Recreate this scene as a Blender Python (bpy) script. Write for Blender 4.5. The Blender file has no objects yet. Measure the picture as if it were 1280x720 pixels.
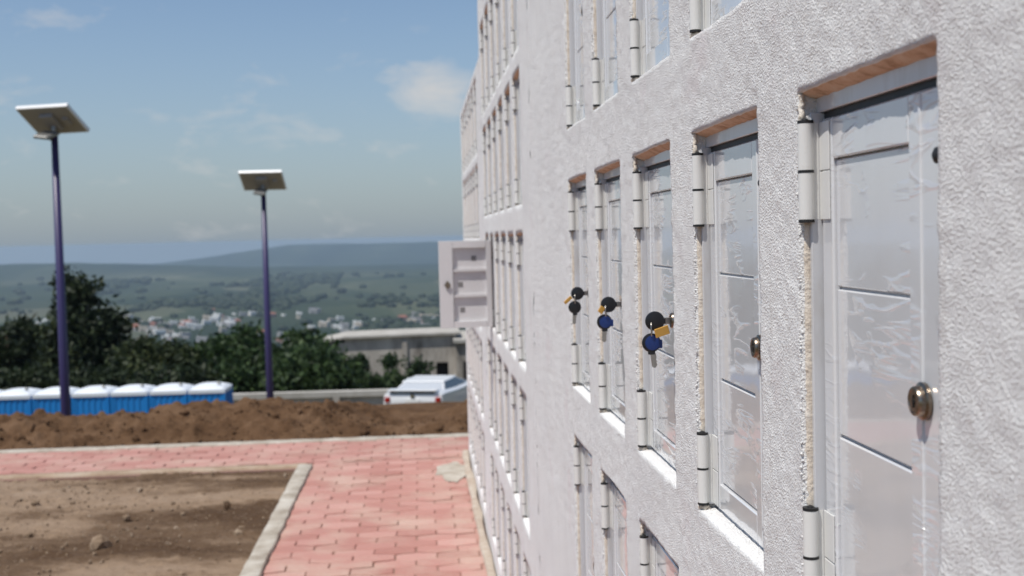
import bpy, math, random
import numpy as np
from mathutils import Vector, Matrix, Euler

random.seed(7); rng = np.random.default_rng(7)
S = bpy.context.scene
COL = S.collection
EYE = 1.7            # camera height above the brick path
WX = 0.335           # plane of the niche wall (camera stands at x = 0, y = 0)

# ------------------------------------------------------------------ noise
_P = rng.permutation(256); _P = np.concatenate([_P, _P, _P]); _V = rng.random(1024) * 2 - 1
def vnoise(x, y, z):
    x, y, z = np.broadcast_arrays(np.asarray(x, float), np.asarray(y, float), np.asarray(z, float))
    xi, yi, zi = np.floor(x).astype(int), np.floor(y).astype(int), np.floor(z).astype(int)
    fx, fy, fz = x - xi, y - yi, z - zi
    fx, fy, fz = [f * f * (3 - 2 * f) for f in (fx, fy, fz)]
    def h(a, b, c): return _V[_P[_P[_P[a & 255] + (b & 255)] + (c & 255)]]
    def L(a, b, t): return a + (b - a) * t
    return L(L(L(h(xi, yi, zi), h(xi+1, yi, zi), fx), L(h(xi, yi+1, zi), h(xi+1, yi+1, zi), fx), fy),
             L(L(h(xi, yi, zi+1), h(xi+1, yi, zi+1), fx), L(h(xi, yi+1, zi+1), h(xi+1, yi+1, zi+1), fx), fy), fz)
def fbm(x, y, z, o=4, g=.5):
    r = 0; a = 1; s = 0
    for i in range(o):
        r = r + a * vnoise(x * 2**i + 17.3*i, y * 2**i + 5.1*i, z * 2**i); s += a; a *= g
    return r / s
def sst(a, b, x):
    t = np.clip((x - a) / (b - a), 0, 1); return t * t * (3 - 2 * t)

# ------------------------------------------------------------------ mesh helpers
class MB:
    def __init__(s): s.v = []; s.f = []; s.m = []
    def add(s, vs, fs, m=0):
        o = len(s.v); s.v += [tuple(map(float, p)) for p in vs]; s.f += [tuple(o + i for i in f) for f in fs]; s.m += [m] * len(fs)
    def box(s, x0, x1, y0, y1, z0, z1, m=0, bev=0.0):
        if bev <= 0:
            vs = [(x, y, z) for x in (x0, x1) for y in (y0, y1) for z in (z0, z1)]
            s.add(vs, [(0,1,3,2),(4,6,7,5),(0,4,5,1),(2,3,7,6),(0,2,6,4),(1,5,7,3)], m); return
        b = bev; vs = []; idx = {}
        for i, x in enumerate((x0, x1)):
            for j, y in enumerate((y0, y1)):
                for k, z in enumerate((z0, z1)):
                    sx, sy, sz = (1, -1)[i], (1, -1)[j], (1, -1)[k]
                    idx[i,j,k,0] = len(vs); vs.append((x, y + sy*b, z + sz*b))
                    idx[i,j,k,1] = len(vs); vs.append((x + sx*b, y, z + sz*b))
                    idx[i,j,k,2] = len(vs); vs.append((x + sx*b, y + sy*b, z))
        F = []
        for i in (0, 1):
            q = [idx[i,0,0,0], idx[i,1,0,0], idx[i,1,1,0], idx[i,0,1,0]]; F.append(q if i else q[::-1])
            q = [idx[0,i,0,1], idx[0,i,1,1], idx[1,i,1,1], idx[1,i,0,1]]; F.append(q if i else q[::-1])
            q = [idx[0,0,i,2], idx[1,0,i,2], idx[1,1,i,2], idx[0,1,i,2]]; F.append(q if i else q[::-1])
        for j in (0, 1):
            for k in (0, 1):
                F.append([idx[0,j,k,1], idx[1,j,k,1], idx[1,j,k,2], idx[0,j,k,2]])
                F.append([idx[j,0,k,0], idx[j,1,k,0], idx[j,1,k,2], idx[j,0,k,2]])
                F.append([idx[j,k,0,0], idx[j,k,1,0], idx[j,k,1,1], idx[j,k,0,1]])
        for i in (0, 1):
            for j in (0, 1):
                for k in (0, 1): F.append([idx[i,j,k,0], idx[i,j,k,1], idx[i,j,k,2]])
        s.add(vs, F, m)
    def tube(s, pts, rad, n=10, m=0, cap=True):
        pts = [Vector(p) for p in pts]
        if not hasattr(rad, '__len__'): rad = [rad] * len(pts)
        vs = []; fs = []
        for i, p in enumerate(pts):
            d = (pts[min(i+1, len(pts)-1)] - pts[max(i-1, 0)]).normalized()
            a = d.orthogonal().normalized() if i == 0 else (a - d * a.dot(d)).normalized()
            b = d.cross(a)
            for k in range(n):
                t = 2 * math.pi * k / n; vs.append(p + (a * math.cos(t) + b * math.sin(t)) * rad[i])
        for i in range(len(pts) - 1):
            for k in range(n): fs.append((i*n+k, i*n+(k+1) % n, (i+1)*n+(k+1) % n, (i+1)*n+k))
        if cap: fs.append(tuple(range(n))[::-1]); fs.append(tuple((len(pts)-1)*n + k for k in range(n)))
        s.add(vs, fs, m)
    def lathe(s, prof, origin, axis, n=20, m=0):
        # prof: [(distance along axis, radius)]
        ax = Vector(axis).normalized(); o = Vector(origin)
        a = ax.orthogonal().normalized(); b = ax.cross(a); vs = []; fs = []
        for t, r in prof:
            for k in range(n):
                an = 2*math.pi*k/n; vs.append(o + ax*t + (a*math.cos(an) + b*math.sin(an))*max(r, 1e-5))
        for i in range(len(prof)-1):
            for k in range(n): fs.append((i*n+k, i*n+(k+1) % n, (i+1)*n+(k+1) % n, (i+1)*n+k))
        fs.append(tuple(range(n))[::-1]); fs.append(tuple((len(prof)-1)*n + k for k in range(n)))
        s.add(vs, fs, m)
    def prism(s, poly, axis, a0, a1, m=0):
        # poly: 2D points in the two other axes, extruded along axis 0/1/2
        n = len(poly); vs = []
        for t in (a0, a1):
            for p in poly:
                q = list(p); q.insert(axis, t); vs.append(q)
        fs = [tuple(range(n))[::-1], tuple(range(n, 2*n))] + [(i, (i+1) % n, n + (i+1) % n, n + i) for i in range(n)]
        s.add(vs, fs, m)
    def build(s, name, mats, parent=None, smooth=False, loc=None):
        me = bpy.data.meshes.new(name); me.from_pydata(s.v, [], s.f)
        for mt in (mats if isinstance(mats, (list, tuple)) else [mats]): me.materials.append(mt)
        me.polygons.foreach_set('material_index', s.m)
        if smooth: me.polygons.foreach_set('use_smooth', [True]*len(s.f))
        me.update()
        if smooth == 'auto': me.set_sharp_from_angle(angle=math.radians(35))
        return link(name, me, parent, loc)
def link(name, me, parent=None, loc=None):
    o = bpy.data.objects.new(name, me); COL.objects.link(o)
    if parent: o.parent = parent
    if loc is not None: o.location = loc
    return o
def tag(o, label=None, cat=None, group=None, kind=None):
    for k, v in (('label', label), ('category', cat), ('group', group), ('kind', kind)):
        if v: o[k] = v
    return o
def thing(name, label, cat, loc=(0,0,0), rz=0, group=None):
    o = link(name, None, None, loc); o.rotation_euler = (0, 0, rz); o.empty_display_size = .1
    return tag(o, label, cat, group)
def copy_tree(o, parent=None):
    c = o.copy(); COL.objects.link(c)
    if parent: c.parent = parent
    for ch in list(o.children): copy_tree(ch, c)
    return c
def npmesh(name, V, F, mats, parent=None, smooth=True, mi=None, attr=None):
    me = bpy.data.meshes.new(name); me.from_pydata(V.tolist() if hasattr(V, 'tolist') else V, [], F.tolist() if hasattr(F, 'tolist') else F)
    for mt in (mats if isinstance(mats, (list, tuple)) else [mats]): me.materials.append(mt)
    if mi is not None: me.polygons.foreach_set('material_index', np.asarray(mi, dtype=np.int32))
    if smooth: me.polygons.foreach_set('use_smooth', np.ones(len(me.polygons), dtype=bool))
    if attr is not None:
        a = me.attributes.new('tone', 'FLOAT', 'POINT'); a.data.foreach_set('value', np.asarray(attr, dtype=np.float32))
    me.update(); return link(name, me, parent)
def grid_faces(nx, ny):
    i, j = np.meshgrid(np.arange(nx-1), np.arange(ny-1), indexing='ij'); a = i*ny + j
    return np.stack([a, a+ny, a+ny+1, a+1], -1).reshape(-1, 4)

# ------------------------------------------------------------------ materials
def mat(name, col=(.5,.5,.5), rough=.6, metal=0.0, spec=.5, coat=0.0):
    m = bpy.data.materials.new(name); m.use_nodes = True; nt = m.node_tree
    b = nt.nodes['Principled BSDF']
    b.inputs['Base Color'].default_value = (*col, 1); b.inputs['Roughness'].default_value = rough
    b.inputs['Metallic'].default_value = metal; b.inputs['Specular IOR Level'].default_value = spec
    b.inputs['Coat Weight'].default_value = coat
    return m
class N:
    """small node-graph helper"""
    def __init__(s, m): s.nt = m.node_tree; s.b = s.nt.nodes.get('Principled BSDF')
    def n(s, t, **k):
        q = s.nt.nodes.new(t)
        for a, v in k.items():
            if a in q.inputs.keys(): s.set(q, a, v)
            else: setattr(q, a, v)
        return q
    def set(s, q, i, v):
        if isinstance(v, bpy.types.NodeSocket): s.nt.links.new(v, q.inputs[i])
        else: q.inputs[i].default_value = v
    def pos(s): return s.n('ShaderNodeNewGeometry').outputs['Position']
    def obj(s): return s.n('ShaderNodeTexCoord').outputs['Object']
    def scale(s, v, sc):
        q = s.n('ShaderNodeMapping'); s.set(q, 'Vector', v); q.inputs['Scale'].default_value = sc; return q.outputs[0]
    def noise(s, v, sc, det=4, rough=.55, dist=0.0):
        q = s.n('ShaderNodeTexNoise'); s.set(q, 'Vector', v)
        q.inputs['Scale'].default_value = sc; q.inputs['Detail'].default_value = det; q.inputs['Roughness'].default_value = rough; q.inputs['Distortion'].default_value = dist
        return q.outputs['Fac']
    def voro(s, v, sc, out='Distance', feature='F1'):
        q = s.n('ShaderNodeTexVoronoi', feature=feature); s.set(q, 'Vector', v); q.inputs['Scale'].default_value = sc; return q.outputs[out]
    def ramp(s, f, stops):
        q = s.n('ShaderNodeValToRGB'); s.set(q, 0, f); e = q.color_ramp.elements
        while len(e) < len(stops): e.new(.5)
        for k, (p, c) in zip(e, stops): k.position = p; k.color = (*c, 1) if len(c) == 3 else c
        return q.outputs[0]
    def fr(s, f, a, b, lo=0., hi=1.):
        q = s.n('ShaderNodeMapRange'); q.clamp = True; s.set(q, 0, f)
        for i, v in zip((1,2,3,4), (a, b, lo, hi)): q.inputs[i].default_value = v
        return q.outputs[0]
    def math(s, op, a, b=0.0):
        q = s.n('ShaderNodeMath', operation=op); s.set(q, 0, a); s.set(q, 1, b); return q.outputs[0]
    def mix(s, f, a, b):
        q = s.n('ShaderNodeMix', data_type='RGBA'); s.set(q, 0, f)
        for i, v in ((6, a), (7, b)): s.set(q, i, (*v, 1) if isinstance(v, tuple) and len(v) == 3 else v)
        return q.outputs[2]
    def bump(s, h, strength, dist, prev=None):
        q = s.n('ShaderNodeBump'); s.set(q, 'Height', h); q.inputs['Strength'].default_value = strength; q.inputs['Distance'].default_value = dist
        if prev is not None: s.set(q, 'Normal', prev)
        return q.outputs[0]

M = {}
# white sand-textured paint on plaster
m = M['plaster'] = mat('white_plaster', (.72,.71,.71), .85, spec=.3); g = N(m); p = g.pos()
c = g.mix(g.fr(g.noise(p, 3.5, 5, .65), .35, .7), (.855,.85,.835), (.795,.787,.777))
c = g.mix(g.fr(g.noise(g.scale(p, (1,1,.35)), 16, 4, .6), .58, .78, 0, .45), c, (.66,.635,.62))
c = g.mix(g.fr(g.noise(g.scale(p, (1,1,.07)), 55, 5, .65), .60, .78, 0, .5), c, (.60,.56,.52))
c = g.mix(g.fr(g.noise(p, 5.5, 4, .6), .60, .72, 0, .5), c, (.77,.70,.70))
g.set(g.b, 'Base Color', c)
h1 = g.voro(p, 430); h2 = g.noise(p, 420, 4, .7); h3 = g.noise(p, 60, 3, .6)
nb = g.bump(h3, .35, .004); nb = g.bump(h1, .6, .0028, nb); nb = g.bump(h2, .8, .0029, nb); g.set(g.b, 'Normal', nb)
# raw clay showing on the unpainted lintel undersides
m = M['clay'] = mat('raw_clay', (.42,.2,.1), .9, spec=.2); g = N(m); p = g.pos()
g.set(g.b, 'Base Color', g.ramp(g.noise(p, 38, 5, .7), [(.3,(.34,.20,.12)),(.5,(.62,.43,.30)),(.72,(.70,.57,.45))]))
g.set(g.b, 'Normal', g.bump(g.noise(p, 160, 4, .7), .6, .003))
# door leaf: white lacquered aluminium under a protective film with creases
def door_mat(name, film):
    m = mat(name, (.50,.505,.515), .22, spec=.5, coat=1.0); g = N(m); o = g.obj(); 
    info = g.n('ShaderNodeObjectInfo').outputs['Random']
    off = g.n('ShaderNodeVectorMath', operation='SCALE'); g.set(off, 0, (7.3,3.1,5.7)); g.set(off, 'Scale', info)
    v = g.n('ShaderNodeVectorMath', operation='ADD'); g.set(v, 0, o); g.set(v, 1, off.outputs[0]); v = v.outputs[0]
    rot = g.n('ShaderNodeMapping'); g.set(rot, 'Vector', v); rot.inputs['Rotation'].default_value = (.65,0,0); rot.inputs['Scale'].default_value = (1,.30,1.7)
    w = g.noise(rot.outputs[0], 30, 2, .45, .7)
    w = g.math('SUBTRACT', 1.0, g.math('ABSOLUTE', g.math('MULTIPLY', g.math('SUBTRACT', w, .5), 9.0)))
    w = g.fr(w, .45, 1)
    msk = g.fr(g.noise(v, 9, 2, .5), .50, .62) if film > .5 else g.fr(g.noise(v, 9, 2, .5), .58, .7)
    h = g.math('MULTIPLY', w, msk)
    soft = g.noise(v, 7, 2, .5)
    n1 = g.bump(soft, .12, .01); n1 = g.bump(h, .8, .0022, n1)
    g.set(g.b, 'Coat Normal', n1); g.set(g.b, 'Normal', g.bump(h, .2, .001))
    g.b.inputs['Coat Roughness'].default_value = .045; g.b.inputs['Coat IOR'].default_value = 1.62
    g.set(g.b, 'Base Color', g.mix(g.fr(g.noise(g.scale(v, (1,1,.4)), 8, 4, .6), .45, .75, 0, .5), (.68,.685,.695), (.60,.595,.59)))
    return m
M['leaf'] = door_mat('door_film', 1.0)
M['inner'] = mat('door_inside_white', (.66,.64,.64), .5)
M['alu'] = mat('white_aluminium', (.70,.70,.69), .35, spec=.5)
m = M['frame'] = mat('frame_aluminium', (.55,.56,.58), .3, spec=.5, coat=.5)
g = N(m); g.set(g.b, 'Base Color', g.mix(g.fr(g.noise(g.scale(g.pos(), (1,1,.3)), 25, 4, .65), .5, .75), (.58,.585,.60), (.47,.45,.43)))
m = M['hinge'] = mat('hinge_white', (.78,.775,.75), .38); g = N(m)
g.set(g.b, 'Base Color', g.mix(g.fr(g.noise(g.pos(), 120, 4, .7), .6, .75, 0, .5), (.70,.695,.67), (.55,.51,.46)))
M['black'] = mat('black_rubber_and_shade', (.012,.012,.013), .55)  # rubber parts, and strips coloured black for shade in gaps
m = M['foam'] = mat('sealant_foam', (.6,.52,.42), .85); g = N(m); p = g.pos()
g.set(g.b, 'Base Color', g.ramp(g.noise(p, 70, 4, .6), [(.3,(.56,.48,.39)),(.55,(.67,.60,.51)),(.75,(.76,.72,.66))]))
g.set(g.b, 'Normal', g.bump(g.noise(p, 300, 3, .6), .6, .003))
m = M['lock'] = mat('aged_nickel', (.42,.36,.29), .28, metal=1); g = N(m)
g.set(g.b, 'Base Color', g.mix(g.fr(g.noise(g.pos(), 150, 4, .7), .4, .7), (.34,.29,.23), (.13,.08,.05)))
M['slot'] = mat('keyhole_dark', (.01,.008,.006), .7)
M['steel'] = mat('key_steel', (.42,.40,.37), .3, metal=1)
M['keyblack'] = mat('key_black_plastic', (.012,.013,.016), .35)
M['keyblue'] = mat('key_blue_plastic', (.010,.034,.16), .35)
M['tagorange'] = mat('orange_tag', (.62,.34,.065), .5)
m = M['smudge'] = mat('grey_smudge', (.22,.21,.21), .8)
# ground materials
m = M['paver'] = mat('red_paver', (.4,.2,.18), .85, spec=.3); g = N(m); p = g.pos()
at = g.n('ShaderNodeAttribute', attribute_name='tone').outputs['Fac']
c = g.ramp(at, [(0,(.37,.175,.145)),(.5,(.44,.225,.19)),(1,(.51,.29,.25))])
c = g.mix(g.fr(g.noise(p, 2.2, 5, .65), .45, .70, 0, .75), c, (.50,.37,.30))
c = g.mix(g.fr(g.noise(p, 60, 4, .7), .5, .8, 0, .4), c, (.33,.18,.15))
g.set(g.b, 'Base Color', c); g.set(g.b, 'Normal', g.bump(g.noise(p, 130, 4, .7), .5, .006))
m = M['sand'] = mat('joint_sand', (.30,.19,.15), .95, spec=.1)
def soil(name, stops, sc, bump=.02, stretch=(1,1,1)):
    m = mat(name, (.3,.2,.1), .95, spec=.1); g = N(m); p = g.pos(); q = g.scale(p, stretch)
    f = g.noise(q, sc, 7, .66, .4)
    c = g.ramp(f, stops)
    c = g.mix(g.fr(g.noise(p, 34, 5, .75), .55, .75, 0, .5), c, (stops[-1][1][0]*1.1, stops[-1][1][1]*1.1, stops[-1][1][2]*1.15))
    c = g.mix(g.fr(g.noise(p, 21, 5, .75), .56, .7, 0, .5), c, tuple(x*.8 for x in stops[0][1]))
    g.set(g.b, 'Base Color', c); g.set(g.b, 'Normal', g.bump(g.noise(p, 24, 6, .7), .7, bump)); return m
M['sandedge'] = soil('dusty_edge', [(.3,(.26,.18,.12)),(.5,(.38,.29,.21)),(.7,(.46,.38,.30))], 3.0, .01)
M['soil'] = soil('plot_soil', [(.38,(.085,.052,.031)),(.47,(.14,.092,.058)),(.535,(.26,.185,.125)),(.68,(.34,.255,.185))], .85, .03, (.45,1.35,1))
M['mound'] = soil('mound_soil', [(.3,(.068,.037,.020)),(.5,(.122,.070,.038)),(.72,(.185,.114,.068))], 3.0, .04)
M['terrace'] = soil('terrace_soil', [(.3,(.16,.1,.06)),(.5,(.24,.17,.11)),(.7,(.3,.24,.17))], .15, .03)
m = M['kerb'] = mat('kerb_concrete', (.45,.42,.36), .9, spec=.2); g = N(m); p = g.pos()
c = g.ramp(g.noise(p, 6, 6, .7), [(.3,(.27,.23,.18)),(.5,(.42,.38,.32)),(.7,(.55,.52,.46))])
g.set(g.b, 'Base Color', c); g.set(g.b, 'Normal', g.bump(g.noise(p, 60, 5, .7), .5, .008))
m = M['mortar'] = mat('mortar', (.5,.46,.40), .9, spec=.2); g = N(m); p = g.pos()
g.set(g.b, 'Base Color', g.ramp(g.noise(p, 9, 6, .7), [(.3,(.34,.26,.20)),(.55,(.45,.39,.32)),(.75,(.52,.48,.42))]))
# valley
m = M['valley'] = mat('valley_land', (.08,.1,.05), .95, spec=.05); g = N(m); p = g.pos()
f = g.noise(g.scale(p, (.00075,.00032,0)), 1.7, 7, .6, .5)
c = g.ramp(f, [(.36,(.020,.032,.022)),(.46,(.030,.046,.027)),(.52,(.050,.066,.036)),(.58,(.10,.11,.065)),(.66,(.22,.21,.14))])
fv = g.voro(g.scale(p, (.004,.0016,0)), 1.0, 'Color')
c = g.mix(.5, c, g.ramp(fv, [(.1,(.020,.032,.02)),(.5,(.045,.060,.034)),(.9,(.17,.165,.11))]))
y_ = g.n('ShaderNodeSeparateXYZ'); g.set(y_, 0, p)
c2 = g.ramp(g.noise(p, .16, 6, .65), [(.3,(.10,.07,.045)),(.5,(.14,.12,.06)),(.7,(.22,.18,.12))])
c = g.mix(g.fr(y_.outputs[1], 60, 150), c2, c)
c = g.mix(g.fr(y_.outputs[1], 4600, 5600), c, g.ramp(g.noise(g.scale(p, (.002,.0007,.002)), 2.0, 6, .6), [(.35,(.020,.032,.024)),(.6,(.034,.05,.032)),(.75,(.08,.09,.06))]))
g.set(g.b, 'Base Color', c)
def foliage(name, dark, mid, lite):
    m = mat(name, mid, .6, spec=.3); g = N(m); at = g.n('ShaderNodeAttribute', attribute_name='tone').outputs['Fac']
    g.set(g.b, 'Base Color', g.ramp(at, [(0,dark),(.5,mid),(1,lite)]))
    tr = g.n('ShaderNodeBsdfTranslucent'); g.set(tr, 'Color', g.ramp(at, [(0,dark),(.5,mid),(1,lite)]))
    mx = g.n('ShaderNodeMixShader'); mx.inputs[0].default_value = .25
    g.nt.links.new(g.b.outputs[0], mx.inputs[1]); g.nt.links.new(tr.outputs[0], mx.inputs[2])
    g.nt.links.new(mx.outputs[0], g.nt.nodes['Material Output'].inputs['Surface']); return m
M['dark_leaf'] = foliage('dark_foliage', (.010,.018,.008), (.022,.036,.014), (.05,.065,.022))
M['olive_leaf'] = foliage('olive_foliage', (.016,.026,.010), (.036,.052,.018), (.070,.085,.028))
M['green_leaf'] = foliage('green_foliage', (.014,.030,.010), (.036,.066,.022), (.072,.115,.036))
M['bark'] = mat('bark', (.10,.075,.055), .9, spec=.1)
# street things
M['pole'] = mat('violet_pole_paint', (.038,.028,.10), .4)
M['panelframe'] = mat('panel_frame', (.80,.80,.79), .35)
m = M['panelback'] = mat('panel_back', (.33,.31,.30), .6)
M['cells'] = mat('solar_cells', (.01,.015,.05), .15)
M['greymetal'] = mat('grey_metal', (.28,.28,.27), .4, metal=.6)
M['lampglass'] = mat('lamp_glass', (.6,.6,.55), .15)
M['blue'] = mat('toilet_blue', (.010,.21,.58), .45)
M['toiletwhite'] = mat('toilet_roof_white', (.70,.74,.78), .45)
m = M['concrete'] = mat('weathered_concrete', (.33,.32,.30), .9, spec=.2); g = N(m); p = g.pos()
c = g.ramp(g.noise(g.scale(p, (1,1,.4)), .7, 7, .68), [(.36,(.20,.18,.155)),(.48,(.37,.34,.30)),(.58,(.47,.435,.385)),(.7,(.56,.52,.46))])
g.set(g.b, 'Base Color', c)
m = M['coping'] = mat('pale_concrete', (.5,.48,.43), .9, spec=.2); g = N(m)
g.set(g.b, 'Base Color', g.ramp(g.noise(g.pos(), 1.2, 6, .7), [(.3,(.33,.31,.27)),(.6,(.45,.43,.39))]))
M['void'] = mat('dark_opening', (.015,.014,.013), .9)
M['carwhite'] = mat('car_white', (.74,.75,.76), .25, coat=.6)
M['glass'] = mat('car_glass', (.03,.035,.04), .05, spec=.8)
M['skyglass'] = mat('sky_reflection_glass', (.50,.53,.56), .15, spec=.8)  # pale colour stands in for sky mirrored in the rear window
M['tyre'] = mat('tyre', (.015,.015,.015), .8)
M['red'] = mat('tail_light_red', (.30,.015,.012), .2)
M['chrome'] = mat('bright_metal', (.6,.6,.6), .2, metal=1)
M['plate'] = mat('plate_white', (.7,.7,.68), .5)
M['housewhite'] = mat('house_white', (.70,.68,.64), .8); M['housecream'] = mat('house_cream', (.48,.42,.34), .8)
M['housepink'] = mat('house_terracotta', (.42,.24,.18), .8); M['housegrey'] = mat('house_grey', (.34,.33,.32), .8)
M['roofred'] = mat('roof_tile', (.30,.11,.07), .8); M['rooflight'] = mat('roof_light', (.74,.74,.72), .6)

# ------------------------------------------------------------------ camera
yaw, pitch, roll = math.radians(4.2995), math.radians(-2.5253), math.radians(-1.3826)
fw = Vector((math.sin(yaw)*math.cos(pitch), math.cos(yaw)*math.cos(pitch), math.sin(pitch)))
r0 = fw.cross(Vector((0,0,1))).normalized(); u0 = r0.cross(fw)
rv = r0*math.cos(roll) + u0*math.sin(roll); uv = u0*math.cos(roll) - r0*math.sin(roll)
cd = bpy.data.cameras.new('camera'); cam = bpy.data.objects.new('camera', cd); COL.objects.link(cam)
Mx = Matrix((rv, uv, -fw)).transposed().to_4x4(); Mx.translation = (0, 0, EYE); cam.matrix_world = Mx
cd.sensor_width = 36; cd.lens = 36*1500/1280; cd.clip_start = .02; cd.clip_end = 40000
cd.dof.use_dof = True; cd.dof.focus_distance = 1.38; cd.dof.aperture_fstop = 42.19/4.6; cd.dof.aperture_blades = 7
S.camera = cam

# ------------------------------------------------------------------ niche walls
def axis_samples(lo, hi, brk, step):
    pts = sorted({lo, hi, *[b for b in brk if lo < b < hi]}); out = [lo]
    for a, b in zip(pts, pts[1:]):
        n = max(1, int(math.ceil((b - a) / step((a+b)/2)))); out += [a + (b-a)*(i+1)/n for i in range(n)]
    return np.array(out)
DEPTH = .019
def facade(parent, y0, y1, z0, z1, cols, rows, sy, sz, seed):
    ys = axis_samples(y0, y1, [e for c in cols for e in c] + [.5,2.8], sy); zs = axis_samples(z0, z1, [e for r in rows for e in r] + [1.0,2.2], sz)
    ny, nz = len(ys), len(zs)
    Y, Z = np.meshgrid(ys, zs, indexing='ij'); V = np.stack([np.full(Y.size, WX), Y.ravel(), Z.ravel()], 1)
    cy = (ys[1:]+ys[:-1])/2; cz = (zs[1:]+zs[:-1])/2
    iny = np.zeros(len(cy), bool); inz = np.zeros(len(cz), bool)
    for a, b in cols: iny |= (cy > a) & (cy < b)
    for a, b in rows: inz |= (cz > a) & (cz < b)
    F = grid_faces(ny, nz).reshape(ny-1, nz-1, 4)[~(iny[:,None] & inz[None,:])]
    F = F[:, [0,3,2,1]]      # face -x
    faces = [F]; mi = [np.zeros(len(F), int)]; extra = []; base = len(V)
    inplane = np.zeros((len(V), 2)); 
    for ci, (a, b) in enumerate(cols):
        ia, ib = int(np.argmin(abs(ys-a))), int(np.argmin(abs(ys-b)))
        for ri, (c, d) in enumerate(rows):
            ka, kb = int(np.argmin(abs(zs-c))), int(np.argmin(abs(zs-d)))
            per = [(i, ka) for i in range(ia, ib)] + [(ib, k) for k in range(ka, kb)] + [(i, kb) for i in range(ib, ia, -1)] + [(ia, k) for k in range(kb, ka, -1)]
            idx = np.array([i*nz + k for i, k in per]); n = len(per)
            top = np.array([k == kb for i, k in per])
            P = V[idx]
            # hand-trowelled lintel edge: sags a little towards one corner
            rr = np.random.default_rng(seed*97 + ci*13 + ri)
            t = (P[:,1]-a)/(b-a); sag = rr.uniform(.001,.004); bow = rr.uniform(.004,.006) if rr.random() < .3 else rr.uniform(0,.002)
            inplane[idx, 1] += np.where(top, -sag*t**2 + bow*np.sin(np.pi*t) , 0)
            fine = vnoise(P[:,1]*140, P[:,2]*140, seed+.5)*.0011 + vnoise(P[:,1]*55, P[:,2]*55, seed+9.5)*.0014
            far = np.array([i == ib for i, k in per])
            side = np.array([i in (ia, ib) for i, k in per])
            inplane[idx, 0] += np.where(side, fine*np.where(far, 1.5, .9), 0); inplane[idx, 1] += np.where(~side, fine*np.where(top, .35, 1), 0)
            prev = idx
            for s, (dx, ins, drop) in enumerate(((.0035, .0012, .001), (DEPTH*.5, .0018, .004), (DEPTH, .002, .007), (.05, .002, .007))):
                Q = P.copy(); Q[:,0] = WX + dx
                Q[:,1] += np.where(np.array([i == ia for i,k in per]), ins, np.where(far, -ins, 0))
                Q[:,2] += np.where(top, -drop*rr.uniform(.8,1.2), np.where(np.array([k == ka for i,k in per]), ins, 0))
                Q[:,2] += np.where(top, -sag*t**2 + bow*np.sin(np.pi*t), 0)
                if s < 3:
                    Q[:,1] += np.where(side, vnoise(Q[:,0]*90+s, Q[:,1]*90, Q[:,2]*90)*.0012, 0); Q[:,2] += np.where(~side, vnoise(Q[:,0]*90, Q[:,1]*90+s, Q[:,2]*90)*.001, 0)
                cur = base + np.arange(n); extra.append(Q); base += n
                q = np.stack([prev, cur, np.roll(cur,-1), np.roll(prev,-1)], 1)
                faces.append(q); m_ = np.where(top & np.roll(top,-1), 1 if s >= 1 else 0, 0); mi.append(m_); prev = cur
    V[:,1] += inplane[:,0]; V[:,2] += inplane[:,1]
    lump = fbm(V[:,1]*9, V[:,2]*9, seed, 3)*.0022 + fbm(V[:,1]*70, V[:,2]*70, seed+3, 2)*.0011 + vnoise(V[:,1]*190, V[:,2]*190, seed+4.2)*.0006
    V[:,0] += lump
    A = np.concatenate([V] + extra)
    return npmesh('plaster_face', A, np.concatenate(faces), [M['plaster'], M['clay']], parent, True, np.concatenate(mi))

def shell(parent, y0, y1, z1, depth=.62):
    b = MB(); x0 = WX + .055; x1 = WX + depth
    b.box(x1-.08, x1, y0, y1, -.1, z1-.08); b.box(x0, x1-.08, y0, y0+.06, -.1, z1-.08); b.box(x0, x1-.08, y1-.06, y1, -.1, z1-.08)
    b.box(WX+.006, x1, y0+.003, y1-.003, z1-.08, z1)
    for ye in (y0, y1):
        b.box(WX+.012, x0, min(ye, ye+(.04 if ye == y0 else -.04)), max(ye, ye+(.04 if ye == y0 else -.04)), -.1, z1-.08)
    return b.build('wall_body', M['plaster'], parent)

# --- prototypes; local origin = far lower corner of the opening on the wall plane, door runs to -y
H = .467
def make_frame():
    b = MB(); x0, x1 = .013, .046
    b.box(x0+.004, x1, -.295, .008, .447, H+.012, 0, .0008)                  # header
    b.box(x0-.004, x1-.001, -.0085, .0082, .008, .4468, 0, .0008)       # hinge jamb
    b.box(x0+.001, x1-.001, -.296, -.268, .008, .4468, 0, .0008)        # lock jamb
    b.box(x0+.010, x1-.002, -.296, .0084, -.012, .0045, 0, .0006)       # bottom member
    b.box(.0215, .030, -.2679, -.0087, .428, .4468, 1)                   # black strip behind the top gap
    b.box(.026, .030, -.2679, -.0087, .0047, .022, 1)  # black strip stands in for the dark interior in the bottom gap
    b.lathe([(0,.004),(.004,.006),(.008,.0055),(.010,.002)], (.014,-.272,.392), (-1,0,0), 12, 1)
    return b.build('door_frame', [M['frame'], M['black']])
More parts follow.
